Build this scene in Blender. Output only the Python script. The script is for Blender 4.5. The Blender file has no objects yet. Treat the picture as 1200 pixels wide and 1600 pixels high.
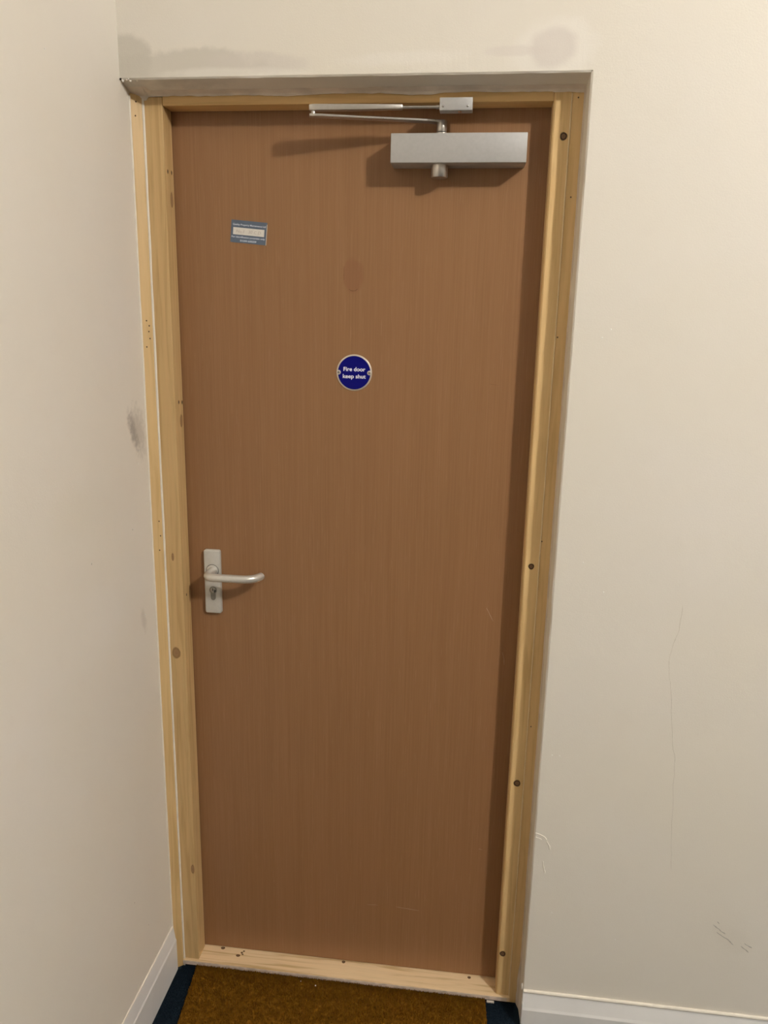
import bpy, bmesh, math, random
from mathutils import Matrix, Vector, noise

random.seed(7)
S = bpy.context.scene
C = S.collection

# ------------------------------------------------------------------ camera
cam_d = bpy.data.cameras.new('camera')
cam = bpy.data.objects.new('camera', cam_d)
C.objects.link(cam)
R = Matrix.Rotation(0.1155, 3, 'Z') @ Matrix.Rotation(-0.2351, 3, 'X') @ Matrix.Rotation(-0.0207, 3, 'Y')
rx, fy, uz = R.col[0], R.col[1], R.col[2]
M = Matrix(((rx[0], uz[0], -fy[0], 0.6310),
            (rx[1], uz[1], -fy[1], -1.6093),
            (rx[2], uz[2], -fy[2], 1.5685),
            (0, 0, 0, 1)))
cam.matrix_world = M
cam_d.sensor_fit = 'VERTICAL'
cam_d.sensor_height = 32.0
cam_d.lens = 1197.36 / 1600 * 32.0
cam_d.clip_start = 0.01
S.camera = cam

# ------------------------------------------------------------------ light
w = bpy.data.worlds.new('world')
S.world = w
w.use_nodes = True
w.node_tree.nodes['Background'].inputs[0].default_value = (1, 0.9, 0.78, 1)
w.node_tree.nodes['Background'].inputs[1].default_value = 0.0

def lamp(name, loc, watt, radius, col):
    d = bpy.data.lights.new(name, 'POINT')
    d.energy = watt
    d.shadow_soft_size = radius
    d.color = col
    o = bpy.data.objects.new(name, d)
    o.location = loc
    C.objects.link(o)
lamp('ceiling_lamp_light', (2.50, -2.10, 3.15), 84, 0.055, (1.0, 0.975, 0.945))

S.view_settings.view_transform = 'Standard'
S.view_settings.look = 'None'
S.view_settings.gamma = 1
S.view_settings.use_curve_mapping = False
S.view_settings.exposure = 1.07

# ------------------------------------------------------------------ dimensions (metres)
W, H = 0.7468, 1.98          # clear opening between the stops
D1 = 0.0447                  # stop depth in front of the door face (y = 0)
YW = -0.100                  # face of the door wall
LX = -0.0583                 # face of the left wall
XR, XRB = 0.8042, 0.8010     # right reveal, front and back
ZF, ZB = 2.0105, 2.0005      # reveal soffit, front and back
FZ = -0.020                  # floor
ZC = 3.32                    # ceiling

# ------------------------------------------------------------------ helpers
def finish(name, bm, mat, parent=None, smooth=False):
    me = bpy.data.meshes.new(name)
    bmesh.ops.recalc_face_normals(bm, faces=bm.faces)
    bm.to_mesh(me)
    bm.free()
    if mat:
        me.materials.append(mat)
    if smooth:
        for p in me.polygons:
            p.use_smooth = True
    o = bpy.data.objects.new(name, me)
    C.objects.link(o)
    if parent:
        o.parent = parent
    return o

def empty(name, loc=(0, 0, 0)):
    o = bpy.data.objects.new(name, None)
    o.location = loc
    o.empty_display_size = 0.05
    C.objects.link(o)
    return o

def tag(o, label=None, cat=None, group=None, kind=None):
    if label: o['label'] = label
    if cat: o['category'] = cat
    if group: o['group'] = group
    if kind: o['kind'] = kind
    return o

def bm_box(x0, x1, y0, y1, z0, z1, bev=0.0, seg=2, bm=None):
    bm = bm or bmesh.new()
    vs = [bm.verts.new(c) for c in ((x0,y0,z0),(x1,y0,z0),(x1,y1,z0),(x0,y1,z0),(x0,y0,z1),(x1,y0,z1),(x1,y1,z1),(x0,y1,z1))]
    fs = [bm.faces.new([vs[i] for i in f]) for f in ((0,3,2,1),(4,5,6,7),(0,1,5,4),(1,2,6,5),(2,3,7,6),(3,0,4,7))]
    if bev:
        es = list({e for f in fs for e in f.edges})
        bmesh.ops.bevel(bm, geom=es, offset=bev, segments=seg, profile=0.5, affect='EDGES')
    return bm

def bm_extrude(poly, axis, a, b, bev=0.0):
    """poly: list of 2-D points; extruded along axis ('x','y','z') from a to b."""
    def P(p, t):
        if axis == 'z': return (p[0], p[1], t)
        if axis == 'x': return (t, p[0], p[1])
        return (p[0], t, p[1])
    bm = bmesh.new()
    A = [bm.verts.new(P(p, a)) for p in poly]
    B = [bm.verts.new(P(p, b)) for p in poly]
    bm.faces.new(A)
    bm.faces.new(B[::-1])
    n = len(poly)
    for i in range(n):
        bm.faces.new((A[i], B[i], B[(i+1) % n], A[(i+1) % n]))
    if bev:
        es = [e for e in bm.edges]
        bmesh.ops.bevel(bm, geom=es, offset=bev, segments=2, profile=0.5, affect='EDGES')
    return bm

def bm_tube(path, radii, n=16, caps=True, flat=1.0, bm=None):
    """tube along a 3-D path; radii one per point."""
    bm = bm or bmesh.new()
    rings = []
    m = len(path)
    up = None
    for i in range(m):
        p = Vector(path[i])
        t = (Vector(path[min(i+1, m-1)]) - Vector(path[max(i-1, 0)])).normalized()
        if up is None:
            up = Vector((0, 0, 1)) if abs(t.z) < 0.9 else Vector((0, 1, 0))
        u = (up - t * up.dot(t)).normalized()
        v = t.cross(u)
        up = u
        r = radii[i] if hasattr(radii, '__len__') else radii
        rings.append([bm.verts.new(p + (u * math.cos(a) * flat + v * math.sin(a)) * r)
                      for a in (2 * math.pi * k / n for k in range(n))])
    for i in range(m - 1):
        for k in range(n):
            bm.faces.new((rings[i][k], rings[i][(k+1) % n], rings[i+1][(k+1) % n], rings[i+1][k]))
    if caps:
        bm.faces.new(rings[0][::-1])
        bm.faces.new(rings[-1])
    return bm

def bm_lathe(profile, axis, centre, n=32):
    """profile: (radius, height) pairs along axis."""
    bm = bmesh.new()
    rings = []
    for r, h in profile:
        ring = []
        for k in range(n):
            a = 2 * math.pi * k / n
            c, s = r * math.cos(a), r * math.sin(a)
            if axis == 'y': q = (c, h, s)
            elif axis == 'z': q = (c, s, h)
            else: q = (h, c, s)
            ring.append(bm.verts.new(Vector(q) + Vector(centre)))
        rings.append(ring)
    for i in range(len(rings) - 1):
        for k in range(n):
            bm.faces.new((rings[i][k], rings[i][(k+1) % n], rings[i+1][(k+1) % n], rings[i+1][k]))
    bm.faces.new(rings[0][::-1])
    bm.faces.new(rings[-1])
    return bm

def bm_rows(rows):
    bm = bmesh.new()
    V = [[bm.verts.new(p) for p in r] for r in rows]
    for i in range(len(V) - 1):
        for k in range(len(V[i]) - 1):
            bm.faces.new((V[i][k], V[i][k+1], V[i+1][k+1], V[i+1][k]))
    return bm

def nz(x, s=1.0, seed=0.0):
    return noise.noise(Vector((x * s, seed * 7.31, seed * 3.17)))

def auto_smooth(o, deg=40):
    me = o.data
    for p in me.polygons: p.use_smooth = True
    bm = bmesh.new(); bm.from_mesh(me)
    for e in bm.edges:
        if len(e.link_faces) == 2 and e.calc_face_angle() > math.radians(deg):
            e.smooth = False
    bm.to_mesh(me); bm.free()
    return o

# ------------------------------------------------------------------ material kit
class NT:
    def __init__(s, name):
        s.m = bpy.data.materials.new(name)
        s.m.use_nodes = True
        s.t = s.m.node_tree
        s.b = s.t.nodes['Principled BSDF']
    def n(s, typ, **kw):
        x = s.t.nodes.new(typ)
        for k, v in kw.items(): setattr(x, k, v)
        return x
    def l(s, a, b): s.t.links.new(a, b)
    def put(s, sock, v):
        if hasattr(v, 'links') or isinstance(v, bpy.types.NodeSocket): s.l(v, sock)
        else: sock.default_value = v
    def math(s, op, a, b=0.0, clamp=False):
        x = s.n('ShaderNodeMath', operation=op, use_clamp=clamp)
        s.put(x.inputs[0], a); s.put(x.inputs[1], b)
        return x.outputs[0]
    def pos(s, obj=False):
        if obj: return s.n('ShaderNodeTexCoord').outputs['Object']
        return s.n('ShaderNodeNewGeometry').outputs['Position']
    def mapping(s, vec, scale=(1,1,1), loc=(0,0,0), rot=(0,0,0)):
        x = s.n('ShaderNodeMapping')
        s.l(vec, x.inputs[0])
        x.inputs['Scale'].default_value = scale
        x.inputs['Location'].default_value = loc
        x.inputs['Rotation'].default_value = rot
        return x.outputs[0]
    def noise(s, vec, scale=5, detail=3, rough=0.5, dist=0.0):
        x = s.n('ShaderNodeTexNoise')
        s.l(vec, x.inputs['Vector'])
        x.inputs['Scale'].default_value = scale
        x.inputs['Detail'].default_value = detail
        x.inputs['Roughness'].default_value = rough
        x.inputs['Distortion'].default_value = dist
        return x.outputs['Fac']
    def ramp(s, fac, stops):
        x = s.n('ShaderNodeValToRGB')
        s.put(x.inputs[0], fac)
        e = x.color_ramp.elements
        while len(e) < len(stops): e.new(0.5)
        for i, (p, c) in enumerate(stops):
            e[i].position = p
            e[i].color = c if len(c) == 4 else (*c, 1)
        return x.outputs[0]
    def smooth(s, v, a, b):
        x = s.n('ShaderNodeMapRange', interpolation_type='SMOOTHSTEP')
        s.put(x.inputs[0], v)
        x.inputs[1].default_value = a; x.inputs[2].default_value = b
        x.inputs[3].default_value = 0; x.inputs[4].default_value = 1
        return x.outputs[0]
    def mix(s, fac, a, b, mode='MIX'):
        x = s.n('ShaderNodeMix', data_type='RGBA', blend_type=mode)
        s.put(x.inputs[0], fac)
        for sock, v in ((x.inputs[6], a), (x.inputs[7], b)):
            if isinstance(v, bpy.types.NodeSocket): s.l(v, sock)
            else: sock.default_value = (*v, 1) if len(v) == 3 else v
        return x.outputs[2]
    def bump(s, h, strength=0.1, dist=0.001):
        x = s.n('ShaderNodeBump')
        x.inputs['Strength'].default_value = strength
        x.inputs['Distance'].default_value = dist
        s.l(h, x.inputs['Height'])
        s.l(x.outputs[0], s.b.inputs['Normal'])
    def out(s, col=None, rough=0.5, metal=0.0, spec=0.5):
        if col is not None:
            if isinstance(col, bpy.types.NodeSocket): s.l(col, s.b.inputs['Base Color'])
            else: s.b.inputs['Base Color'].default_value = (*col, 1)
        s.put(s.b.inputs['Roughness'], rough)
        s.b.inputs['Metallic'].default_value = metal
        s.b.inputs['Specular IOR Level'].default_value = spec
        return s.m
    def ellipse(s, vec, c, r, ang=0.0, axis='xz', wob=None, amt=0.4, a=1.15, b=0.6):
        """soft mask, 1 inside an ellipse on a wall plane"""
        sep = s.n('ShaderNodeSeparateXYZ'); s.l(vec, sep.inputs[0])
        u = sep.outputs['XYZ'.index(axis[0].upper())]; v = sep.outputs['XYZ'.index(axis[1].upper())]
        u = s.math('SUBTRACT', u, c[0]); v = s.math('SUBTRACT', v, c[1])
        ca, sa = math.cos(ang), math.sin(ang)
        p = s.math('ADD', s.math('MULTIPLY', u, ca / r[0]), s.math('MULTIPLY', v, sa / r[0]))
        q = s.math('ADD', s.math('MULTIPLY', u, -sa / r[1]), s.math('MULTIPLY', v, ca / r[1]))
        d = s.math('SQRT', s.math('ADD', s.math('MULTIPLY', p, p), s.math('MULTIPLY', q, q)))
        if wob is not None:
            d = s.math('ADD', d, s.math('MULTIPLY', s.math('SUBTRACT', wob, 0.5), amt))
        return s.smooth(d, a, b)

def plain(name, col, rough=0.5, metal=0.0, spec=0.5, var=0.08, scale=40, bump=0.0):
    k = NT(name)
    n = k.noise(k.pos(), scale, 3)
    lo = tuple(c * (1 - var) for c in col); hi = tuple(min(1, c * (1 + var)) for c in col)
    c = k.ramp(n, [(0.3, lo), (0.7, hi)])
    if bump: k.bump(k.noise(k.pos(), scale * 8, 2), bump)
    return k.out(c, rough, metal, spec)

WALL = (0.80, 0.745, 0.65)

def wall_paint(name, patches):
    k = NT(name)
    P = k.pos()
    broad = k.noise(P, 2.2, 3, 0.55)
    fine = k.noise(P, 14, 4, 0.6)
    col = k.ramp(broad, [(0.3, (0.80, 0.74, 0.63)), (0.55, WALL), (0.75, (0.81, 0.755, 0.675))])
    col = k.mix(k.math('MULTIPLY', k.smooth(fine, 0.45, 0.75), 0.25), col, (0.775, 0.715, 0.615))
    wob = k.noise(P, 26, 4, 0.6)
    wob2 = k.noise(P, 90, 3, 0.6)
    for (c, r, ang, ax, colr, st, amt, a, b, streak) in patches:
        m = k.ellipse(P, c, r, ang, ax, wob2 if streak else wob, amt, a, b)
        col = k.mix(k.math('MULTIPLY', m, st), col, colr)
    h = k.math('ADD', k.noise(P, 320, 3, 0.6), k.math('MULTIPLY', k.noise(P, 24, 3), 2.0))
    k.bump(h, 0.22, 0.0012)
    return k.out(col, 0.55, 0, 0.35)

GREY = (0.62, 0.575, 0.49)
PINK = (0.70, 0.62, 0.54)
PALE = (0.86, 0.81, 0.73)
m_wall_back = wall_paint('painted_plaster_door_wall', [
    ((0.07, 2.032), (0.15, 0.030), 0.0, 'xz', GREY, 0.75, 0.9, 1.1, 0.75, 0),
    ((-0.04, 2.045), (0.050, 0.045), 0.0, 'xz', GREY, 0.85, 0.5, 1.1, 0.8, 0),
    ((0.21, 2.036), (0.10, 0.018), -0.05, 'xz', (0.68, 0.62, 0.55), 0.6, 0.9, 1.2, 0.6, 0),
    ((0.16, 2.018), (0.13, 0.010), 0.0, 'xz', PALE, 0.5, 0.9, 1.3, 0.5, 0),
    ((0.47, 2.038), (0.12, 0.012), 0.03, 'xz', PALE, 0.5, 1.2, 1.3, 0.4, 0),
    ((0.735, 2.045), (0.075, 0.050), 0.3, 'xz', PALE, 0.6, 0.6, 1.2, 0.7, 0),
    ((0.735, 2.050), (0.042, 0.034), 0.2, 'xz', (0.70, 0.635, 0.57), 0.7, 0.5, 1.15, 0.7, 0),
    ((0.67, 2.046), (0.060, 0.009), 0.0, 'xz', (0.72, 0.65, 0.58), 0.5, 0.8, 1.2, 0.5, 0),
    ((1.25, 0.272), (0.05, 0.03), -0.6, 'xz', (0.70, 0.64, 0.54), 0.3, 0.8, 1.3, 0.3, 0),
])
m_wall_left = wall_paint('painted_plaster_left_wall', [
    ((-0.126, 1.356), (0.046, 0.017), -1.10, 'yz', (0.22, 0.18, 0.155), 0.66, 1.3, 1.25, 0.25, 1),
    ((-0.100, 1.350), (0.060, 0.034), -1.25, 'yz', (0.42, 0.37, 0.31), 0.5, 1.4, 1.3, 0.2, 1),
    ((-0.125, 0.945), (0.030, 0.012), -1.3, 'yz', (0.56, 0.50, 0.42), 0.5, 1.2, 1.3, 0.3, 1),
    ((-0.36, 1.24), (0.10, 0.05), 0.0, 'yz', (0.76, 0.71, 0.59), 0.4, 0.8, 1.4, 0.2, 0),
    ((-0.30, 1.02), (0.10, 0.08), 0.0, 'yz', (0.83, 0.79, 0.72), 0.4, 0.8, 1.4, 0.2, 0),
])
m_room = plain('painted_plaster_room', WALL, 0.6, 0, 0.3, 0.03, 3)
m_ceil = plain('white_ceiling_paint', (0.85, 0.83, 0.79), 0.7, 0, 0.3, 0.02, 3)
m_skirt = plain('white_gloss_paint', (0.80, 0.78, 0.75), 0.32, 0, 0.5, 0.03, 12, 0.03)
m_caulk = plain('white_caulk', (0.83, 0.77, 0.66), 0.5, 0, 0.4, 0.05, 60, 0.1)
m_filler = plain('filler_plaster', (0.72, 0.63, 0.53), 0.7, 0, 0.3, 0.14, 22, 0.2)
m_chip = plain('bare_plaster_chip', (0.85, 0.82, 0.76), 0.8, 0, 0.2, 0.05, 90)
m_dark = plain('dark_gap', (0.02, 0.013, 0.01), 0.9, 0, 0.1, 0.1)
m_scuff = plain('grey_scuff', (0.48, 0.44, 0.37), 0.7, 0, 0.2, 0.15, 200)
m_crack = plain('hairline_crack', (0.62, 0.56, 0.46), 0.8, 0, 0.2, 0.1, 200)

def pine(name, axis, light, dark, seed=0.0):
    k = NT(name)
    P = k.pos()
    sc = {'z': (1, 1, 0.045), 'x': (0.045, 1, 1)}[axis]
    q = k.mapping(P, sc, (seed, seed * 1.7, seed * 0.6))
    g = k.noise(q, 95, 4, 0.55, 0.6)
    broad = k.noise(k.mapping(P, tuple(min(1, v * 4) for v in sc), (seed, 0, seed)), 9, 3, 0.5)
    fine = k.noise(q, 420, 2, 0.5)
    col = k.ramp(g, [(0.36, dark), (0.5, light), (0.72, tuple(min(1, c * 1.07) for c in light))])
    col = k.mix(k.math('MULTIPLY', k.smooth(broad, 0.5, 0.75), 0.35), col, tuple(c * 0.86 for c in light))
    col = k.mix(k.math('MULTIPLY', k.smooth(fine, 0.55, 0.75), 0.2), col, dark)
    k.bump(g, 0.12, 0.0006)
    return k.out(col, 0.48, 0, 0.4)
PL, PD = (0.60, 0.405, 0.185), (0.51, 0.33, 0.135)
m_pine_l = pine('pine_upright_a', 'z', PL, PD, 0.3)
m_pine_r = pine('pine_upright_b', 'z', (0.76, 0.52, 0.24), (0.67, 0.44, 0.185), 2.1)  # same pine as the left jamb, colour lifted to brighten its shaded face
m_pine_p = pine('pine_packer', 'z', (0.66, 0.455, 0.21), (0.57, 0.375, 0.155), 4.4)
m_pine_h = pine('pine_head', 'x', (0.73, 0.475, 0.20), (0.64, 0.40, 0.155), 1.3)  # paler pine: extra light put into the colour, as the lintel shades the head
m_pine_s = pine('pine_sill', 'x', (0.80, 0.60, 0.36), (0.60, 0.405, 0.195), 5.2)

def radial(name, stops, rough=0.6):
    k = NT(name)
    P = k.pos(obj=True)
    x = k.n('ShaderNodeVectorMath', operation='LENGTH')
    k.l(P, x.inputs[0])
    n = k.noise(k.pos(), 260, 3)
    f = k.math('ADD', x.outputs['Value'], k.math('MULTIPLY', k.math('SUBTRACT', n, 0.5), 0.25))
    return k.out(k.ramp(f, stops), rough, 0, 0.3)
m_plug = radial('knot_ring_dark', [(0.0, (0.16, 0.085, 0.04)), (0.50, (0.20, 0.11, 0.055)), (0.66, (0.045, 0.016, 0.005)), (0.85, (0.05, 0.02, 0.007)), (1.0, (0.36, 0.24, 0.10))])
m_knot = radial('knot_brown', [(0.0, (0.30, 0.165, 0.075)), (0.5, (0.34, 0.20, 0.09)), (0.8, (0.27, 0.15, 0.06)), (1.0, (0.52, 0.35, 0.16))])
m_hole = radial('nail_hole', [(0.0, (0.03, 0.015, 0.008)), (0.6, (0.06, 0.03, 0.012)), (1.0, (0.38, 0.25, 0.11))])

def veneer():
    k = NT('brown_wood_veneer')
    P = k.pos()
    a = k.noise(k.mapping(P, (1, 1, 0.012)), 330, 4, 0.6)
    b = k.noise(k.mapping(P, (1, 1, 0.03)), 42, 4, 0.6, 0.3)
    c = k.noise(k.mapping(P, (1, 1, 0.35)), 5, 3, 0.5)
    fl = k.noise(k.mapping(P, (1, 1, 0.03), (3, 1, 2)), 520, 2, 0.5)
    col = k.ramp(a, [(0.2, (0.256, 0.128, 0.053)), (0.5, (0.288, 0.147, 0.063)), (0.8, (0.322, 0.168, 0.076))])
    col = k.mix(k.math('MULTIPLY', k.smooth(b, 0.4, 0.72), 0.22), col, (0.328, 0.168, 0.080))
    col = k.mix(k.math('MULTIPLY', k.smooth(b, 0.55, 0.25), 0.25), col, (0.25, 0.125, 0.054))
    col = k.mix(k.math('MULTIPLY', k.smooth(c, 0.45, 0.7), 0.25), col, (0.30, 0.148, 0.067))
    col = k.mix(k.math('MULTIPLY', k.smooth(fl, 0.62, 0.78), 0.35), col, (0.42, 0.245, 0.135))
    # old thumb-latch stain above the round sign
    wob = k.noise(P, 60, 3)
    m = k.ellipse(P, (0.371, 1.672), (0.022, 0.034), 0, 'xz', wob, 0.5, 1.15, 0.75)
    col = k.mix(k.math('MULTIPLY', m, 0.5), col, (0.25, 0.11, 0.05))
    k.bump(a, 0.05, 0.0003)
    return k.out(col, 0.40, 0, 0.35)
m_door = veneer()
m_scratch = plain('pale_scratch', (0.50, 0.36, 0.25), 0.6, 0, 0.3, 0.1, 200)
m_dent = plain('dark_dent', (0.17, 0.08, 0.035), 0.6, 0, 0.3, 0.1, 200)

def metal(name, col, rough, met, aniso_axis=None):
    k = NT(name)
    n = k.noise(k.mapping(k.pos(), (1, 1, 1) if aniso_axis is None else aniso_axis), 180, 3)
    c = k.ramp(n, [(0.3, tuple(v * 0.94 for v in col)), (0.7, col)])
    r = k.math('ADD', k.math('MULTIPLY', n, 0.12), rough - 0.06)
    return k.out(c, r, met, 0.5)
m_silver = metal('silver_painted_cover', (0.475, 0.462, 0.44), 0.42, 0.25)
m_steel = metal('satin_steel_arm', (0.58, 0.54, 0.49), 0.30, 0.85)
m_alu = metal('satin_aluminium', (0.70, 0.675, 0.615), 0.34, 0.5)
m_plate = metal('satin_aluminium_plate', (0.65, 0.63, 0.575), 0.42, 0.3)
m_chrome = metal('lock_steel', (0.42, 0.40, 0.36), 0.25, 0.9)
m_lockbody = metal('lock_body_grey', (0.25, 0.235, 0.20), 0.4, 0.5)
m_blue = plain('blue_enamel', (0.002, 0.0025, 0.16), 0.45, 0, 0.12, 0.05)
m_rim = plain('pale_steel_rim', (0.62, 0.55, 0.46), 0.35, 0.4, 0.5, 0.03)
m_white = plain('white_print', (0.90, 0.90, 0.96), 0.5, 0, 0.4, 0.02)
m_stick = plain('slate_blue_print', (0.105, 0.135, 0.18), 0.45, 0, 0.4, 0.12, 60)
m_panel = plain('off_white_write_panel', (0.74, 0.70, 0.62), 0.5, 0, 0.4, 0.06, 120)
m_ink = plain('faded_ink', (0.52, 0.45, 0.39), 0.6, 0, 0.3, 0.1)
m_print = plain('pale_blue_print', (0.68, 0.73, 0.82), 0.5, 0, 0.3, 0.05)

def coir():
    k = NT('brown_coir_pile')
    n = k.noise(k.pos(), 60, 4, 0.7)
    n2 = k.noise(k.pos(), 900, 2, 0.5)
    col = k.ramp(n, [(0.3, (0.15, 0.062, 0.003)), (0.55, (0.22, 0.095, 0.006)), (0.75, (0.30, 0.145, 0.016))])
    col = k.mix(k.math('MULTIPLY', k.smooth(n2, 0.62, 0.78), 0.5), col, (0.36, 0.20, 0.05))
    return k.out(col, 0.9, 0, 0.1)
m_coir = coir()
def navy():
    k = NT('navy_carpet')
    n = k.noise(k.pos(), 700, 3, 0.6)
    col = k.ramp(n, [(0.3, (0.006, 0.012, 0.019)), (0.7, (0.017, 0.030, 0.045))])
    k.bump(n, 0.5, 0.002)
    return k.out(col, 0.95, 0, 0.1)
m_navy = navy()

# ------------------------------------------------------------------ room shell
def struct(o, label, cat):
    return tag(o, label, cat, None, 'structure')

struct(finish('floor', bm_box(-0.20, 6.1, -6.6, 0.12, FZ - 0.10, FZ), m_navy),
       'dark navy carpeted floor at the foot of the door', 'floor')
struct(finish('ceiling', bm_box(-0.20, 6.1, -6.6, 0.12, ZC, ZC + 0.1), m_ceil),
       'white ceiling above the cream walls', 'ceiling')
struct(finish('wall_right', bm_box(6.0, 6.1, -6.6, 0.12, FZ, ZC), m_room), 'cream side wall far to the right of the door', 'wall')
struct(finish('wall_front', bm_box(-0.20, 6.0, -6.6, -6.5, FZ, ZC), m_room), 'cream wall facing the door across the landing', 'wall')

# left wall: runs past the door wall into the reveal; slightly uneven plaster
rows = []
ys = [-6.5, -2.4, -1.6, -1.1] + [-0.8 + 0.035 * i for i in range(27)]
zs = [FZ + (ZC - FZ) * i / 60 for i in range(61)]
for y in ys:
    rows.append([(LX + (0.0009 * nz(z, 6, y * 3 + 1) if y > -1.0 else 0), y, z) for z in zs])
bm = bm_rows(rows)
bm2 = bm_box(LX - 0.12, LX - 0.003, -6.5, 0.12, FZ, ZC)
o = finish('wall_left', bm, m_wall_left); struct(o, 'cream painted left wall with a dark grey smudge near the frame', 'wall')
for p in o.data.polygons: p.use_smooth = True
finish('wall_core', bm2, m_room, o)

# door wall with opening, splayed reveal soffit and right reveal
NX, NZ = 110, 150
def soffit_row(dz, y, x0, x1, amp, seed, z):
    return [(x0 + (x1 - x0) * i / NX, y + amp * nz(i, 0.35, seed), z + dz + amp * nz(i, 0.23, seed + 3)) for i in range(NX + 1)]
R1 = [soffit_row(0, YW, LX, XR, 0.0, 1, ZC),
      soffit_row(0, YW, LX, XR, 0.0, 1, ZF + 0.05),
      soffit_row(0.003, YW, LX, XR, 0.0005, 1, ZF),
      soffit_row(0, YW + 0.0025, LX, XR, 0.0006, 2, ZF),
      soffit_row(0, -D1 - 0.02, LX, XRB + 0.0012, 0.0008, 3, ZB + 0.003),
      soffit_row(0, -D1, LX, XRB, 0.0, 3, ZB),
      soffit_row(0, 0.12, LX, XRB, 0.0, 3, ZB)]
bm = bm_rows(R1)
def jamb_row(x, y, amp, seed, ztop):
    return [(x + amp * nz(i, 0.31, seed), y + amp * nz(i, 0.27, seed + 5), FZ + (ztop - FZ) * i / NZ) for i in range(NZ + 1)]
rr = [jamb_row(6.0, YW, 0, 0, ZF + 0.003), jamb_row(XR + 0.05, YW, 0, 0, ZF + 0.003),
      jamb_row(XR + 0.003, YW, 0.0006, 8, ZF + 0.003), jamb_row(XR, YW + 0.0025, 0.0006, 9, ZF),
      jamb_row(XRB + 0.0012, -D1 - 0.02, 0.0006, 10, ZB + 0.003), jamb_row(XRB, -D1, 0, 10, ZB), jamb_row(XRB, 0.12, 0, 10, ZB)]
V = [[bm.verts.new(p) for p in r] for r in rr]
for i in range(len(V) - 1):
    for k in range(NZ):
        bm.faces.new((V[i][k], V[i][k+1], V[i+1][k+1], V[i+1][k]))
q = [bm.verts.new(p) for p in ((XR, YW, ZF + 0.003), (6.0, YW, ZF + 0.003), (6.0, YW, ZC), (XR, YW, ZC))]
bm.faces.new(q)
wall_back = finish('wall_back', bm, m_wall_back)
struct(wall_back, 'cream painted wall around the door with grey filler patches above it', 'wall')
bmc = bm_box(XRB + 0.008, 6.0, YW + 0.01, 0.12, FZ, ZC)
finish('wall_core', bmc, m_room, wall_back)
finish('lintel_core', bm_box(LX, XRB + 0.008, YW + 0.01, 0.12, ZF + 0.012, ZC), m_room, wall_back)

def ribbon(name, pts, wid, mat, parent, plane, proud=0.0003):
    """thin raised line on a wall; pts are (u, v) in the plane: ('y', y0) -> (x,z), ('x', x0) -> (y,z)."""
    bm = bmesh.new()
    prev = None
    n = len(pts)
    for i, (u, v) in enumerate(pts):
        a = Vector(pts[max(i-1, 0)]); b = Vector(pts[min(i+1, n-1)])
        t = (b - a).normalized(); nn = Vector((-t.y, t.x))
        ww = wid * (0.35 if i in (0, n-1) else 0.75 + 0.5 * random.random())
        def P(s, h):
            c = Vector((u, v)) + nn * s * ww * 0.5
            return (c.x, plane[1] - h, c.y) if plane[0] == 'y' else (plane[1] + h, c.x, c.y)
        cur = [bm.verts.new(P(-1, -0.0002)), bm.verts.new(P(0, proud)), bm.verts.new(P(1, -0.0002))]
        if prev:
            bm.faces.new((prev[0], prev[1], cur[1], cur[0]))
            bm.faces.new((prev[1], prev[2], cur[2], cur[1]))
        prev = cur
    return finish(name, bm, mat, parent)

def subdiv(pts, k, jit):
    out = []
    for i in range(len(pts) - 1):
        for j in range(k):
            t = j / k
            out.append((pts[i][0] * (1-t) + pts[i+1][0] * t + random.uniform(-jit, jit),
                        pts[i][1] * (1-t) + pts[i+1][1] * t + random.uniform(-jit, jit)))
    out.append(pts[-1])
    return out

crack = [(1.0612, 1.0432), (1.0609, 0.9885), (1.0496, 0.953), (1.0477, 0.9108), (1.0593, 0.8476), (1.0703, 0.7539),
         (1.0809, 0.7028), (1.0853, 0.6351), (1.0939, 0.5275), (1.1024, 0.4328)]
tag(ribbon('hairline_crack', subdiv(crack, 5, 0.0012), 0.0013, m_crack, wall_back, ('y', YW)), 'thin wandering crack')
for a in ([(1.2045, 0.3065), (1.214, 0.299), (1.224, 0.291), (1.2335, 0.2855)],
          [(1.213, 0.2885), (1.226, 0.2795), (1.240, 0.271), (1.2535, 0.2585)],
          [(1.268, 0.2585), (1.277, 0.2525), (1.287, 0.2435)],
          [(1.2745, 0.2665), (1.284, 0.2605), (1.2925, 0.2565)],
          [(1.212, 0.3145), (1.2175, 0.310)]):
    ribbon('scuff_mark', subdiv(a, 3, 0.0005), 0.0034, m_scuff, wall_back, ('y', YW))
for a in ([(0.8055, 0.494), (0.815, 0.4925), (0.826, 0.487), (0.832, 0.480)],
          [(0.832, 0.476), (0.838, 0.466), (0.8405, 0.455)],
          [(0.8065, 0.484), (0.815, 0.482), (0.821, 0.479)],
          [(0.827, 0.425), (0.829, 0.415), (0.832, 0.402), (0.8335, 0.394)]):
    ribbon('paint_ridge', subdiv(a, 4, 0.0005), 0.0035, m_caulk, wall_back, ('y', YW), 0.0012)

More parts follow.
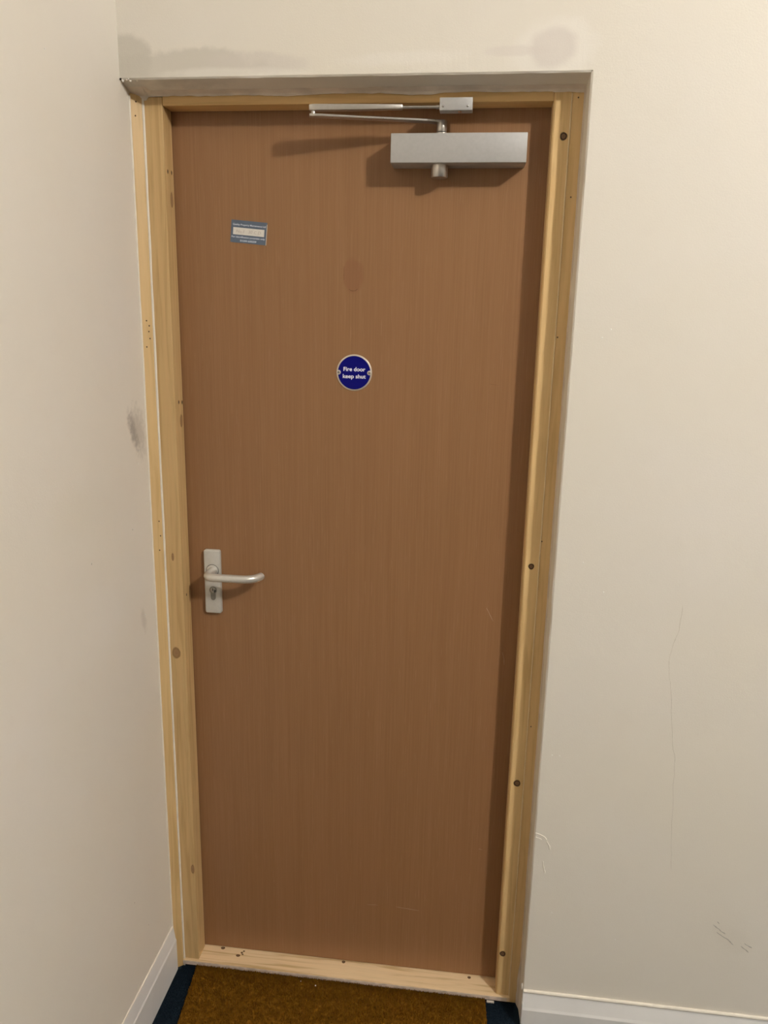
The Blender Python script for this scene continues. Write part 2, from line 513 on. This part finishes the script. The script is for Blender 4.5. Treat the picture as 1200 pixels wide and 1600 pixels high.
def blob(name, loc, r, mat, parent, sq=(1, 0.5, 1)):
    bm = bmesh.new()
    bmesh.ops.create_icosphere(bm, subdivisions=1, radius=1.0)
    for v in bm.verts:
        v.co = Vector((v.co.x * r * sq[0], v.co.y * r * sq[1], v.co.z * r * sq[2])) * random.uniform(0.8, 1.2) + Vector(loc)
    return finish(name, bm, mat, parent)
for x, z in ((0.8557, 0.2938), (0.845, 0.687), (0.829, 0.687), (0.905, 1.06), (0.86, 1.56), (0.875, 1.575), (0.86, 1.12), (1.00, 0.24)):
    blob('paint_speck', (x, YW, z), 0.0016, m_chip, wall_back)
wl = bpy.data.objects['wall_left']
for y, z in ((-0.11, 1.285), (-0.118, 0.955), (-0.22, 1.95), (-0.16, 1.87), (-0.36, 1.98)):
    blob('paint_speck', (LX, y, z), 0.0018, m_chip, wl, (0.5, 1, 1))
for y, z in ((-0.33, 1.135), (-0.155, 1.155), (-0.25, 0.335), (-0.19, 0.225)):
    blob('pit_mark', (LX, y, z), 0.0013, m_scuff, wl, (0.3, 1, 1.4))
# chipped arris at the left end of the lintel
for i in range(7):
    blob('plaster_chip', (LX + 0.003 + 0.0045 * i * random.uniform(0.6, 1.2), YW + 0.001, ZF - 0.0005 + random.uniform(-0.002, 0.002)),
         random.uniform(0.0012, 0.0024), m_chip if i % 2 else m_filler, wall_back)
blob('plaster_chip', (LX + 0.002, YW - 0.0005, ZF + 0.001), 0.0022, m_dark, wall_back)

# ------------------------------------------------------------------ skirting boards
def skirting(name, prof, axis, a, b, label, bead):
    o = finish(name, bm_extrude(prof, axis, a, b), m_skirt)
    struct(o, label, 'baseboard')
    return o
zt = 0.108
# left: profile in (x, z), runs along y
o = skirting('baseboard_left', [(LX - 0.001, FZ), (LX + 0.0085, FZ), (LX + 0.0085, 0.068), (LX + 0.0065, 0.073), (LX + 0.0022, zt - 0.005), (LX + 0.0005, zt), (LX - 0.001, zt)],
             'y', -6.5, -0.0615, 'white bevelled skirting board along the left wall', None)
finish('caulk_bead', bm_tube([(LX + 0.0008, -3.6 + 0.06 * i, zt + 0.0008 * nz(i, 0.9, 4)) for i in range(59)] + [(LX + 0.0008, -0.064, zt)], 0.0022, 8), m_caulk, o)
# right: profile in (y, z), runs along x
zt2 = 0.0755
o = skirting('baseboard_right', [(YW + 0.001, FZ), (YW - 0.0145, FZ), (YW - 0.0145, 0.034), (YW - 0.012, 0.040), (YW - 0.004, zt2 - 0.008), (YW - 0.003, zt2), (YW + 0.001, zt2)],
             'x', XR + 0.001, 6.0, 'white bevelled skirting board right of the door', None)
finish('caulk_bead', bm_tube([(XR + 0.002 + 0.03 * i, YW - 0.0012, zt2 + 0.0008 * nz(i, 0.8, 6)) for i in range(80)], 0.0042, 8), m_caulk, o)
finish('mitre_filler', bm_box(XR - 0.0006, XR + 0.002, YW - 0.014, YW + 0.004, FZ, 0.05, 0.0006), m_skirt, o)
blob('paint_chip', (XR - 0.002, YW + 0.004, 0.083), 0.006, m_chip, o, (0.5, 0.6, 1.6))

# ------------------------------------------------------------------ door frame (structure)
frame = empty('trim_1', (W / 2, -D1 / 2, FZ))
tag(frame, 'unpainted pine door frame with sill around the brown door', 'door frame', None, 'structure')
def fpart(name, bm, mat, smooth=False):
    o = finish(name, bm, mat)
    o.parent = frame
    o.matrix_parent_inverse = Matrix.Translation(-Vector(frame.location))
    return o
def sub(o, par):
    o.parent = par
    o.matrix_parent_inverse = par.matrix_world.inverted() if False else Matrix.Identity(4)
    return o
JT = 1.9955
jl = fpart('jamb', bm_extrude([(0, -D1), (0, 0), (-0.014, 0), (-0.014, 0.075), (-0.037, 0.075), (-0.037, -D1)], 'z', 0.0, JT, 0.0012), m_pine_l)
jr = fpart('jamb', bm_extrude([(W, -D1 + 0.0035), (W, 0), (W + 0.014, 0), (W + 0.014, 0.075), (W + 0.0315, 0.075), (W + 0.0315, -D1), (W + 0.0035, -D1)], 'z', 0.0, JT, 0.0009), m_pine_r)
hd = fpart('head_jamb', bm_extrude([(-D1 + 0.0016, H), (0, H), (0, H + 0.014), (0.075, H + 0.014), (0.075, H + 0.03), (-D1 + 0.0016, H + 0.03)], 'x', 0.0003, W - 0.0003, 0.0009), m_pine_h)
sill = fpart('sill', bm_box(-0.040, W + 0.034, -0.0505, 0.075, -0.0135, 0.0, 0.0012), m_pine_s)
# paint smeared on the sill nose
fpart('paint_smear', bm_box(-0.040, W + 0.028, -0.0512, -0.0500, -0.0125, -0.0022, 0.0004), plain('pinkish_paint', (0.60, 0.49, 0.40), 0.6, 0, 0.3, 0.2, 60))
fpart('old_threshold', bm_box(0.726, 0.744, -0.0535, -0.049, FZ - 0.002, FZ + 0.0045, 0.001), m_filler)
fpart('sill_gap_shade', bm_box(-0.036, W + 0.034, -0.047, 0.06, FZ - 0.002, -0.0132), m_dark)  # near-black block painted as the shade in the open gap under the sill
pl = fpart('packer_strip', bm_extrude([(LX - 0.001, -0.0625), (-0.0398, -0.0470), (-0.0398, 0.05), (LX - 0.001, 0.05)], 'z', FZ, 1.9985, 0.0005), m_pine_p)
pr = fpart('packer_strip', bm_box(W + 0.0325, XRB + 0.0008, -D1 + 0.0008, 0.05, FZ, 1.9985, 0.0006), m_pine_r)
def bead(x, y, z0, z1, r, seed, mat=m_caulk, squash=1):
    n = 90
    return bm_tube([(x + 0.0004 * nz(i, 0.4, seed), y, z0 + (z1 - z0) * i / n) for i in range(n + 1)],
                   [r * (1 + 0.18 * nz(i, 0.7, seed + 2)) for i in range(n + 1)], 8)
fpart('caulk_bead', bead(-0.0384, -0.0452, FZ, 1.992, 0.0025, 1), m_caulk)
fpart('caulk_bead', bead(LX + 0.0009, -0.0630, 0.10, 1.994, 0.0019, 2), m_caulk)
fpart('caulk_bead', bead(W + 0.0320, -D1 - 0.0002, 0.0, 1.992, 0.0012, 3), plain('pale_glue_line', (0.84, 0.66, 0.40), 0.5))
# filler smeared into the corner of the soffit and the right reveal
n = 160
r0, r1, r2 = [], [], []
for i in range(n + 1):
    x = LX + (XRB - LX) * i / n
    yf = max(-D1 - 0.0005, -0.0625 + (x - LX) * 0.9) if x < -0.038 else -D1 - 0.0006
    drop = 0.0050 + 0.0026 * nz(i, 0.09, 21) + 0.0012 * nz(i, 0.35, 22)
    drop += 0.0035 * math.exp(-((x - 0.50) / 0.05) ** 2)
    if x < -0.03: drop += 0.006
    if x > W: drop += 0.002
    yy = -D1 - 0.016 - 0.005 * nz(i, 0.12, 24)
    if x < -0.02: yy = -0.075
    r0.append((x, yf, ZB - drop)); r1.append((x, yf - 0.004, ZB - drop * 0.45 + 0.0004)); r2.append((x, yy, ZB + (ZF - ZB) * (-D1 - yy) / (-D1 - YW) - 0.0006))
fo = fpart('soffit_filler', bm_rows([r0, r1, r2]), m_filler)
r0, r1 = [], []
for i in range(n + 1):
    z = FZ + (ZB - 0.003 - FZ) * i / n
    inn = 0.0009 + 0.0008 * nz(i, 0.12, 31) + 0.0006 * nz(i, 0.5, 32)
    if z < 0.10: inn += 0.0055 * min(1, (0.10 - z) / 0.05) * (0.8 + 0.3 * nz(i, 0.6, 5))
    r0.append((XRB - inn, -D1 - 0.0004, z)); r1.append((XRB + 0.0010, -D1 - 0.017, z))
fpart('reveal_filler', bm_rows([r0, r1]), m_filler)

def disc(name, loc, ra, rb, mat, parent, face, proud=0.0004, n=20):
    """small inlay (knot, plug, nail hole); face is the outward axis '-y', '+x' or '+z'; texture space is -1..1."""
    bm = bmesh.new()
    cen = bm.verts.new((0, 0, 0.0))
    ring, rim = [], []
    for k in range(n):
        a = 2 * math.pi * k / n
        j = 1 + 0.07 * math.sin(3 * a + loc[2] * 40)
        ring.append(bm.verts.new((math.cos(a) * j, math.sin(a) * j, 0)))
        rim.append(bm.verts.new((math.cos(a) * j * 1.02, math.sin(a) * j * 1.02, -1.0)))
    for k in range(n):
        bm.faces.new((cen, ring[k], ring[(k+1) % n]))
        bm.faces.new((ring[k], rim[k], rim[(k+1) % n], ring[(k+1) % n]))
    o = finish(name, bm, mat)
    if face == '-y': B = Matrix(((1,0,0),(0,0,-1),(0,1,0)))
    elif face == '+x': B = Matrix(((0,0,1),(1,0,0),(0,1,0)))
    else: B = Matrix.Identity(3)
    d = {'-y': Vector((0,-1,0)), '+x': Vector((1,0,0)), '+z': Vector((0,0,1))}[face]
    mw = Matrix.Translation(Vector(loc) + d * proud) @ B.to_4x4() @ Matrix.Diagonal((ra, rb, 0.0006, 1))
    o.parent = parent
    base = Matrix.Translation(Vector(frame.location)) @ Matrix.Translation(-Vector(frame.location)) if parent is not frame else Matrix.Translation(Vector(frame.location))
    o.matrix_parent_inverse = base.inverted()
    o.matrix_local = mw
    o.matrix_basis = mw
    return o
for x, z, r in ((0.7685, 1.9198, 0.0068), (0.7628, 1.0889, 0.0062), (0.7640, 0.5778, 0.0078), (0.7575, 0.1185, 0.0072)):
    disc('screw_plug', (x, -D1, z), r, r * 1.08, m_plug, jr, '-y')
for y, z, a, b in ((-0.0165, 1.8127, 0.0075, 0.016), (-0.0140, 1.365, 0.0075, 0.015)):
    disc('screw_plug', (0, y, z), a, b, m_knot, jl, '+x')
disc('strike_hole', (0, -0.006, 0.968), 0.0055, 0.022, m_knot, jl, '+x')
disc('nail_hole', (0, -0.026, 0.972), 0.0024, 0.0034, m_hole, jl, '+x')
for y, z in ((-0.031, 1.8636), (-0.0115, 1.8649), (-0.0240, 1.4061), (-0.0060, 1.4044)):
    disc('nail_hole', (0, y, z), 0.0032, 0.0045, m_hole, jl, '+x')
disc('knot', (-0.0225, -D1, 0.8364), 0.0105, 0.0150, m_knot, jl, '-y')
disc('knot', (-0.0205, -D1, 1.066), 0.0030, 0.0100, m_knot, jl, '-y')
disc('knot', (-0.006, -D1, 0.265), 0.0045, 0.0140, m_knot, jl, '-y')
for x, z in ((-0.0491, 1.5741), (-0.0452, 1.564), (-0.0462, 1.5524), (-0.0449, 1.5383), (-0.0506, 1.5213), (-0.0451, 1.148), (-0.0438, 1.1147), (-0.0464, 1.0823), (-0.0485, 1.9850), (-0.0502, 1.9597)):
    y = -0.0470 - (-0.0398 - x) / (-0.0398 - LX) * 0.0155
    disc('nail_hole', (x, y, z), 0.0016, 0.0017, m_hole, pl, '-y', 0.0008)
for x, z in ((0.7905, 1.9850), (0.7897, 1.8148), (0.7835, 1.5584), (0.7812, 1.1442), (0.7860, 0.72)):
    disc('nail_hole', (x, -D1 + 0.0008, z), 0.0015, 0.0016, m_hole, pr, '-y')
for x, y, a, b in ((0.0942, -0.0191, 0.0055, 0.0038), (0.1010, -0.0090, 0.0030, 0.0028), (0.1045, -0.014, 0.0025, 0.002), (0.1050, -0.0035, 0.0028, 0.0022), (0.0484, -0.001, 0.0055, 0.004), (0.3648, -0.0012, 0.0045, 0.004), (0.6826, -0.0048, 0.0042, 0.0036)):
    disc('knot', (x, y, 0), a, b, m_plug, sill, '+z')

# ------------------------------------------------------------------ door
door = empty('door_1', (W / 2, 0.02, 0))
tag(door, 'plain brown wood veneer fire door with lever handle, shut', 'door', None, 'structure')
def dpart(name, bm, mat, parent=door):
    o = finish(name, bm, mat)
    o.parent = parent
    if parent is door:
        o.matrix_parent_inverse = Matrix.Translation(-Vector(door.location))
    return o
YD = 0.0025
dpart('door_leaf', bm_box(-0.0115, W + 0.0115, YD, YD + 0.044, 0.0025, H + 0.0115, 0.0008), m_door)
leaf = bpy.data.objects['door_leaf']
def mark(name, pts, wid, mat, proud=0.00012):
    return ribbon(name, subdiv(pts, 4, 0.0003), wid, mat, leaf, ('y', YD), proud)
mark('scratch', [(0.6758, 0.9742), (0.683, 0.960), (0.6922, 0.9434)], 0.0022, m_scratch)
mark('scratch', [(0.7164, 0.871), (0.7205, 0.855), (0.7223, 0.8406)], 0.0014, m_scratch)
mark('scratch', [(0.4215, 0.1755), (0.448, 0.1768)], 0.0014, m_scratch)
mark('scratch', [(0.4934, 0.1773), (0.525, 0.1755), (0.5522, 0.1734)], 0.0022, m_scratch)
mark('scratch', [(0.688, 0.364), (0.697, 0.362)], 0.0016, m_scratch)
mark('scratch', [(0.655, 1.462), (0.676, 1.459)], 0.0010, m_dent)
mark('dent', [(0.3615, 1.6455), (0.366, 1.6425), (0.3715, 1.6415), (0.377, 1.643), (0.3805, 1.6465)], 0.0028, m_dent)
mark('dent', [(0.352, 1.690), (0.3515, 1.672), (0.352, 1.662)], 0.0016, m_dent)

# lever handle on its backplate
px0, px1, pz0, pz1 = 0.0362, 0.0742, 0.9240, 1.0745
bm = bm_box(px0, px1, YD - 0.0095, YD, pz0, pz1)
ve = [e for e in bm.edges if abs(e.verts[0].co.y - e.verts[1].co.y) > 0.005]
bmesh.ops.bevel(bm, geom=ve, offset=0.0048, segments=5, profile=0.5, affect='EDGES')
fr = [e for e in bm.edges if all(v.co.y < YD - 0.009 for v in e.verts)]
bmesh.ops.bevel(bm, geom=fr, offset=0.0022, segments=3, profile=0.5, affect='EDGES')
plate = dpart('door_handle', bm, m_plate)
auto_smooth(plate, 50)
plate['label'] = 'satin aluminium lever handle on rectangular backplate'
YP = YD - 0.0095
rc = (0.0560, 0, 1.0265)
def hsub(name, bm, mat, sm=True):
    o = finish(name, bm, mat, plate)
    if sm: auto_smooth(o, 45)
    return o
hsub('rose_gap', bm_lathe([(0.0146, YP - 0.0003), (0.0146, YP + 0.002)], 'y', rc), m_dark)
hsub('rose', bm_lathe([(0.0122, YP - 0.0022), (0.0136, YP - 0.0012), (0.0136, YP + 0.002)], 'y', rc), m_alu)
path, rad = [], []
for t in (-0.008, -0.020, -0.032): path.append((0.0575, t, 1.0265)); rad.append(0.0100 if t > -0.01 else 0.0094)
br = 0.0175
cx, cy = 0.0575 + br, -0.0385
for k in range(0, 9):
    a = math.pi / 2 * k / 8
    path.append((cx - br * math.cos(a), cy - br * math.sin(a), 1.0265)); rad.append(0.0090)
for x in (0.085, 0.105, 0.125, 0.140): path.append((x, cy - br, 1.0265)); rad.append(0.0088)
br2 = 0.034
for k in range(1, 9):
    a = math.radians(72) * k / 8
    path.append((0.1415 + br2 * math.sin(a), cy - br + br2 * (1 - math.cos(a)), 1.0265)); rad.append(0.0088)
ex, ey = path[-1][0], path[-1][1]
dx, dy = math.cos(math.radians(72)), math.sin(math.radians(72))
path.append((ex + dx * 0.006, ey + dy * 0.006, 1.0265)); rad.append(0.0082)
path.append((ex + dx * 0.0078, ey + dy * 0.0078, 1.0265)); rad.append(0.0070)
hsub('lever', bm_tube(path, rad, 20), m_alu)
# euro-profile lock cylinder
prof = []
czl, rl, hw, zb_ = 0.9800, 0.0088, 0.0056, 0.9560
a0 = math.asin(hw / rl)
for k in range(25):
    a = -math.pi / 2 + a0 + (2 * math.pi - 2 * a0) * k / 24
    prof.append((0.0563 + rl * math.cos(a), czl + rl * math.sin(a)))
for k in range(9):
    a = math.pi + math.pi * k / 8
    prof.append((0.0563 + hw * math.cos(a), zb_ + hw + hw * math.sin(a)))
hsub('lock_cylinder', bm_extrude(prof, 'y', YP - 0.0016, YP + 0.002, 0.0003), m_lockbody, False)
hsub('key_plug', bm_lathe([(0.0058, YP - 0.0026), (0.0066, YP - 0.0020), (0.0066, YP)], 'y', (0.0563, 0, czl)), m_chrome)
hsub('keyway', bm_box(0.0555, 0.0571, YP - 0.0029, YP - 0.001, czl - 0.001, czl + 0.0050), m_dark, False)

# ------------------------------------------------------------------ door closer
closer = empty('door_closer', (0.575, 0, 1.875))
tag(closer, 'silver overhead door closer with folded scissor arm at door top', 'door closer')
def cpart(name, bm, mat, parent=closer, sm=True, deg=40):
    o = finish(name, bm, mat)
    o.parent = parent
    if parent is closer:
        o.matrix_parent_inverse = Matrix.Translation(-Vector(closer.location))
    if sm: auto_smooth(o, deg)
    return o
BD = -0.0525
bm = bmesh.new()
zz0, zz1 = 1.8740, 1.9258
F = [(0.4485, BD, zz0), (0.7030, BD, zz0), (0.7030, BD, zz1), (0.4485, BD, zz1)]
Bk = [(0.4490, YD, zz0), (0.7015, YD, zz0), (0.7015, YD, zz1), (0.4490, YD, zz1)]
f = [bm.verts.new(p) for p in F]; b = [bm.verts.new(p) for p in Bk]
bm.faces.new(f); bm.faces.new(b[::-1])
for i in range(4): bm.faces.new((f[i], b[i], b[(i+1) % 4], f[(i+1) % 4]))
bmesh.ops.bevel(bm, geom=list(bm.edges), offset=0.0011, segments=3, profile=0.5, affect='EDGES')
cpart('cover', bm, m_silver)
sx, sy = 0.5424, -0.026
cpart('spindle_collar', bm_lathe([(0.0120, zz1 - 0.001), (0.0120, zz1 + 0.0045), (0.0105, zz1 + 0.0055)], 'z', (sx, sy, 0)), m_steel)
cpart('spindle_groove', bm_lathe([(0.0086, zz1 + 0.005), (0.0086, zz1 + 0.0080)], 'z', (sx, sy, 0)), m_dark)
# knob under the body with an angled cut
bm = bm_lathe([(0.0162, zz0 + 0.001), (0.0162, zz0 - 0.0205), (0.0150, zz0 - 0.0222), (0.003, zz0 - 0.0226)], 'z', (0.5408, sy, 0), 40)
cpart('adjuster_cap', bm, m_steel)
# main arm: from the spindle out to the elbow, hub cranked upwards
EL = Vector((0.2985, -0.080, 1.9520))
hubz = zz1 + 0.0275
cpart('arm_hub', bm_lathe([(0.0088, zz1 + 0.007), (0.0096, zz1 + 0.0085), (0.0096, hubz - 0.002), (0.0082, hubz)], 'z', (sx, sy, 0)), m_steel)
def bar(path, widths, thick):
    bm = bmesh.new()
    prev = None
    for i, p in enumerate(path):
        p = Vector(p)
        t = (Vector(path[min(i+1, len(path)-1)]) - Vector(path[max(i-1, 0)])).normalized()
        s = Vector((-t.y, t.x, 0)).normalized()
        u = t.cross(s)
        wd, th = widths[i], thick[i]
        cur = [bm.verts.new(p + s * wd * a + u * th * b_) for a, b_ in ((-.5,-.5),(.5,-.5),(.5,.5),(-.5,.5))]
        if prev:
            for k in range(4): bm.faces.new((prev[k], prev[(k+1) % 4], cur[(k+1) % 4], cur[k]))
        else: bm.faces.new(cur[::-1])
        prev = cur
    bm.faces.new(prev)
    bmesh.ops.bevel(bm, geom=[e for e in bm.edges], offset=0.0010, segments=2, profile=0.5, affect='EDGES')
    return bm
A0 = Vector((sx + 0.004, sy + 0.001, hubz - 0.0030))
pts = [A0 + (EL - A0) * t + Vector((0, 0, dz)) for t, dz in ((0, 0), (0.10, 0.0002), (0.35, 0), (0.65, -0.0005), (0.9, -0.0008), (1.0, -0.001))]
cpart('main_arm', bar(pts, (0.019, 0.019, 0.0175, 0.016, 0.0155, 0.013), (0.0050, 0.0042, 0.0042, 0.0042, 0.0046, 0.0046)), m_steel)
# elbow joint
cpart('elbow_pin', bm_lathe([(0.0030, -0.0040), (0.0042, -0.003), (0.0042, 0.010), (0.0034, 0.0150)], 'z', (EL.x + 0.0075, EL.y, EL.z), 20), m_steel)
# forearm: tube sleeve and thinner rod to the bracket
BRK = Vector((0.541, -0.059, 1.9680))
E2 = EL + Vector((0, 0, 0.0115))
d = BRK - E2
cpart('forearm_sleeve', bar([E2, E2 + d * 0.03, E2 + d * 0.4, E2 + d * 0.71], (0.013, 0.0150, 0.0140, 0.0125), (0.0092, 0.0108, 0.0096, 0.0078)), m_steel)
cpart('forearm_rod', bm_tube([E2 + d * 0.69, E2 + d * 0.96, BRK + d * 0.03], 0.0027, 12), m_steel)
cpart('rod_ferrule', bm_tube([E2 + d * 0.965, BRK + d * 0.02], 0.0036, 12), m_steel)
bk = cpart('frame_bracket', bm_box(0.5392, 0.5993, -0.0665, -D1 + 0.002, 1.9605, 1.9822, 0.0009), m_silver)
for x in (0.5455, 0.5905):
    s = cpart('screw', bm_lathe([(0.0010, -0.0677), (0.0017, -0.0673), (0.0020, -0.0664)], 'y', (x, 0, 1.9672), 12), m_chrome, bk)
    s['label'] = 'small steel screw'
cpart('pivot_screw', bm_lathe([(0.0030, 1.9582), (0.0036, 1.9590), (0.0036, 1.9608)], 'z', (0.5765, -0.058, 0), 14), plain('copper_screw', (0.45, 0.27, 0.18), 0.4, 0.6), bk)

# ------------------------------------------------------------------ lettering
def text_mesh(name, s, width, cap, mat, parent, loc, bold=0.0, shear=0.0):
    """flat print facing -y, centred on loc, scaled to the given width and capital height."""
    cu = bpy.data.curves.new(name, 'FONT')
    cu.body = s
    cu.size = 1.0
    cu.offset = bold
    cu.shear = shear
    cu.extrude = 0.02
    cu.resolution_u = 4
    t = bpy.data.objects.new(name + '_tmp', cu)
    C.objects.link(t)
    bpy.context.view_layer.update()
    me = bpy.data.meshes.new_from_object(t.evaluated_get(bpy.context.evaluated_depsgraph_get()))
    bpy.data.objects.remove(t)
    bpy.data.curves.remove(cu)
    xs = [v.co.x for v in me.vertices]
    cx, wd = (max(xs) + min(xs)) / 2, max(xs) - min(xs)
    for v in me.vertices:
        x, y, z = v.co
        v.co = ((x - cx) / wd * width, -z * 0.005, (y - 0.36) / 0.72 * cap)
    me.materials.clear()
    me.materials.append(mat)
    me.name = name
    o = bpy.data.objects.new(name, me)
    C.objects.link(o)
    o.parent = parent
    o.location = loc
    return o

# ------------------------------------------------------------------ round fire sign
sg = empty('door_sign', (0.3752, YD, 1.4770))
tag(sg, 'round blue enamel sign with white lettering screwed to the brown door', 'sign')
def spart(name, bm, mat, parent=sg, sm=True):
    o = finish(name, bm, mat, parent)
    if sm: auto_smooth(o, 40)
    return o
spart('rim_disc', bm_lathe([(0.0363, -0.0020), (0.0376, -0.0012), (0.0376, 0.0)], 'y', (0, 0, 0), 64), m_rim)
spart('blue_face', bm_lathe([(0.0344, -0.0024), (0.0347, -0.0015)], 'y', (0, 0, 0), 64), m_blue)
for x in (-0.0328, 0.0322):
    s = spart('screw_washer', bm_lathe([(0.0036, -0.0032), (0.0047, -0.0026), (0.0047, -0.0018)], 'y', (x, 0, 0.0002), 20), m_rim)
    finish('screw', bm_lathe([(0.0016, -0.0036), (0.0026, -0.0034), (0.0026, -0.0026)], 'y', (x, 0, 0.0002), 14), m_lockbody, s)
text_mesh('lettering', 'Fire door', 0.0462, 0.0083, m_white, sg, (0.0006, -0.00255, 0.0075), 0.022)
text_mesh('lettering', 'keep shut', 0.0486, 0.0083, m_white, sg, (0.0004, -0.00255, -0.0072), 0.022)

# ------------------------------------------------------------------ identification sticker
st = empty('door_sticker', (0.1538, YD, 1.7537))
st.rotation_euler = (0, math.radians(4.9), 0)
tag(st, 'small slate blue rectangular sticker with pale writing panel on the brown door', 'sticker')
sw, sh = 0.0755, 0.0438
finish('card', bm_box(-sw/2, sw/2, -0.0005, 0, -sh/2, sh/2, 0.0001, 1), m_stick, st)
finish('card_edge', bm_box(sw/2 - 0.0008, sw/2 + 0.0003, -0.0012, 0, -sh/2, sh/2 - 0.004), m_rim, st)
top = sh / 2
finish('writing_panel', bm_box(-sw/2 + 0.0048, sw/2 - 0.0052, -0.0007, -0.0003, top - 0.0280, top - 0.0142), m_panel, st)
text_mesh('lettering', 'Quality Property Maintenance Ltd', 0.0690, 0.0036, m_print, st, (0.0005, -0.0008, top - 0.0083), 0.012)
text_mesh('lettering', 'For identification purposes only', 0.0700, 0.0034, m_print, st, (-0.0004, -0.0008, top - 0.0323), 0.012)
text_mesh('lettering', '01244 630259', 0.0340, 0.0036, m_print, st, (0.0, -0.0008, top - 0.0392), 0.02)
text_mesh('handwriting', 'No.1   30 C D', 0.0520, 0.0058, m_ink, st, (-0.0005, -0.0009, top - 0.0212), 0.0, 0.2)

# ------------------------------------------------------------------ doormat
mat_ = empty('doormat', (0.36, -0.28, FZ))
tag(mat_, 'brown coir doormat lying against the pine sill', 'doormat')
yb, yf = -0.0525, -0.50
def mx(y, s):   # left / right edge of the slightly skewed mat
    return (-0.0035 + (yb - y) * 0.085) if s < 0 else (0.7225 + (yb - y) * 0.055)
poly = [(mx(yb, -1), yb), (mx(yb, 1), yb), (mx(yf, 1), yf), (mx(yf, -1), yf)]
def mpart(name, bm, mat):
    o = finish(name, bm, mat)
    o.parent = mat_
    o.matrix_parent_inverse = Matrix.Translation(-Vector(mat_.location))
    return o
MZ = FZ + 0.006
mpart('backing', bm_extrude(poly, 'z', FZ, MZ), m_coir)
verts, faces = [], []
N = 46000
for i in range(N):
    y = yb - (yb - yf) * (random.random() ** 1.5)
    x0, x1 = mx(y, -1), mx(y, 1)
    x = x0 + (x1 - x0) * random.random()
    h = random.uniform(0.004, 0.0075)
    a = random.uniform(0, 2 * math.pi); wd = random.uniform(0.0005, 0.0010)
    lx_, ly_ = random.gauss(0, 0.0013), random.gauss(0, 0.0013)
    ca, sa = math.cos(a) * wd, math.sin(a) * wd
    tx = min(max(x + lx_, x0 - 0.0015), x1 + 0.0015); ty = min(y + ly_, yb + 0.0008)
    k = len(verts)
    verts += [(x - ca, y - sa, MZ - 0.0005), (x + ca, y + sa, MZ - 0.0005), (tx + ca * 0.5, ty + sa * 0.5, MZ + h), (tx - ca * 0.5, ty - sa * 0.5, MZ + h)]
    faces.append((k, k + 1, k + 2, k + 3))
me = bpy.data.meshes.new('coir_pile')
me.from_pydata(verts, [], faces)
me.materials.append(m_coir)
o = bpy.data.objects.new('coir_pile', me)
C.objects.link(o)
o.parent = mat_
o.matrix_parent_inverse = Matrix.Translation(-Vector(mat_.location))
o['kind'] = 'stuff'
# a few pale crumbs on the mat
for x, y, rr_, lab in ((0.3078, -0.0751, 0.0019, 'larger white crumb lying on the brown doormat just in front of the sill'),
                        (0.2690, -0.0671, 0.0011, 'smaller pale crumb nearest the sill on the brown doormat')):
    c = blob('crumb', (x, y, MZ + 0.0072), rr_, m_chip, None, (1, 1, 0.7))
    tag(c, lab, 'crumb', 'white crumbs on the doormat')

# carpet pile of the navy floor where it shows beside the mat
verts, faces = [], []
for i in range(26000):
    y = -0.050 - 0.45 * (random.random() ** 1.5)
    if random.random() < 0.6: x = random.uniform(LX + 0.010, mx(y, -1) - 0.001)
    else: x = random.uniform(mx(y, 1) + 0.001, 0.792 if y > -0.112 else 0.86)
    if y > -0.063 and x < -0.042: continue
    h = random.uniform(0.0015, 0.0035); a = random.uniform(0, 6.283); wd = random.uniform(0.0004, 0.0008)
    ca, sa = math.cos(a) * wd, math.sin(a) * wd
    k = len(verts)
    verts += [(x - ca, y - sa, FZ - 0.0003), (x + ca, y + sa, FZ - 0.0003), (x + random.gauss(0, 0.0006), min(-0.0515, y + random.gauss(0, 0.0006)), FZ + h)]
    faces.append((k, k + 1, k + 2))
me = bpy.data.meshes.new('carpet_pile')
me.from_pydata(verts, [], faces)
me.materials.append(m_navy)
o = bpy.data.objects.new('carpet_pile', me)
C.objects.link(o)
o.parent = bpy.data.objects['floor']
o['kind'] = 'stuff'
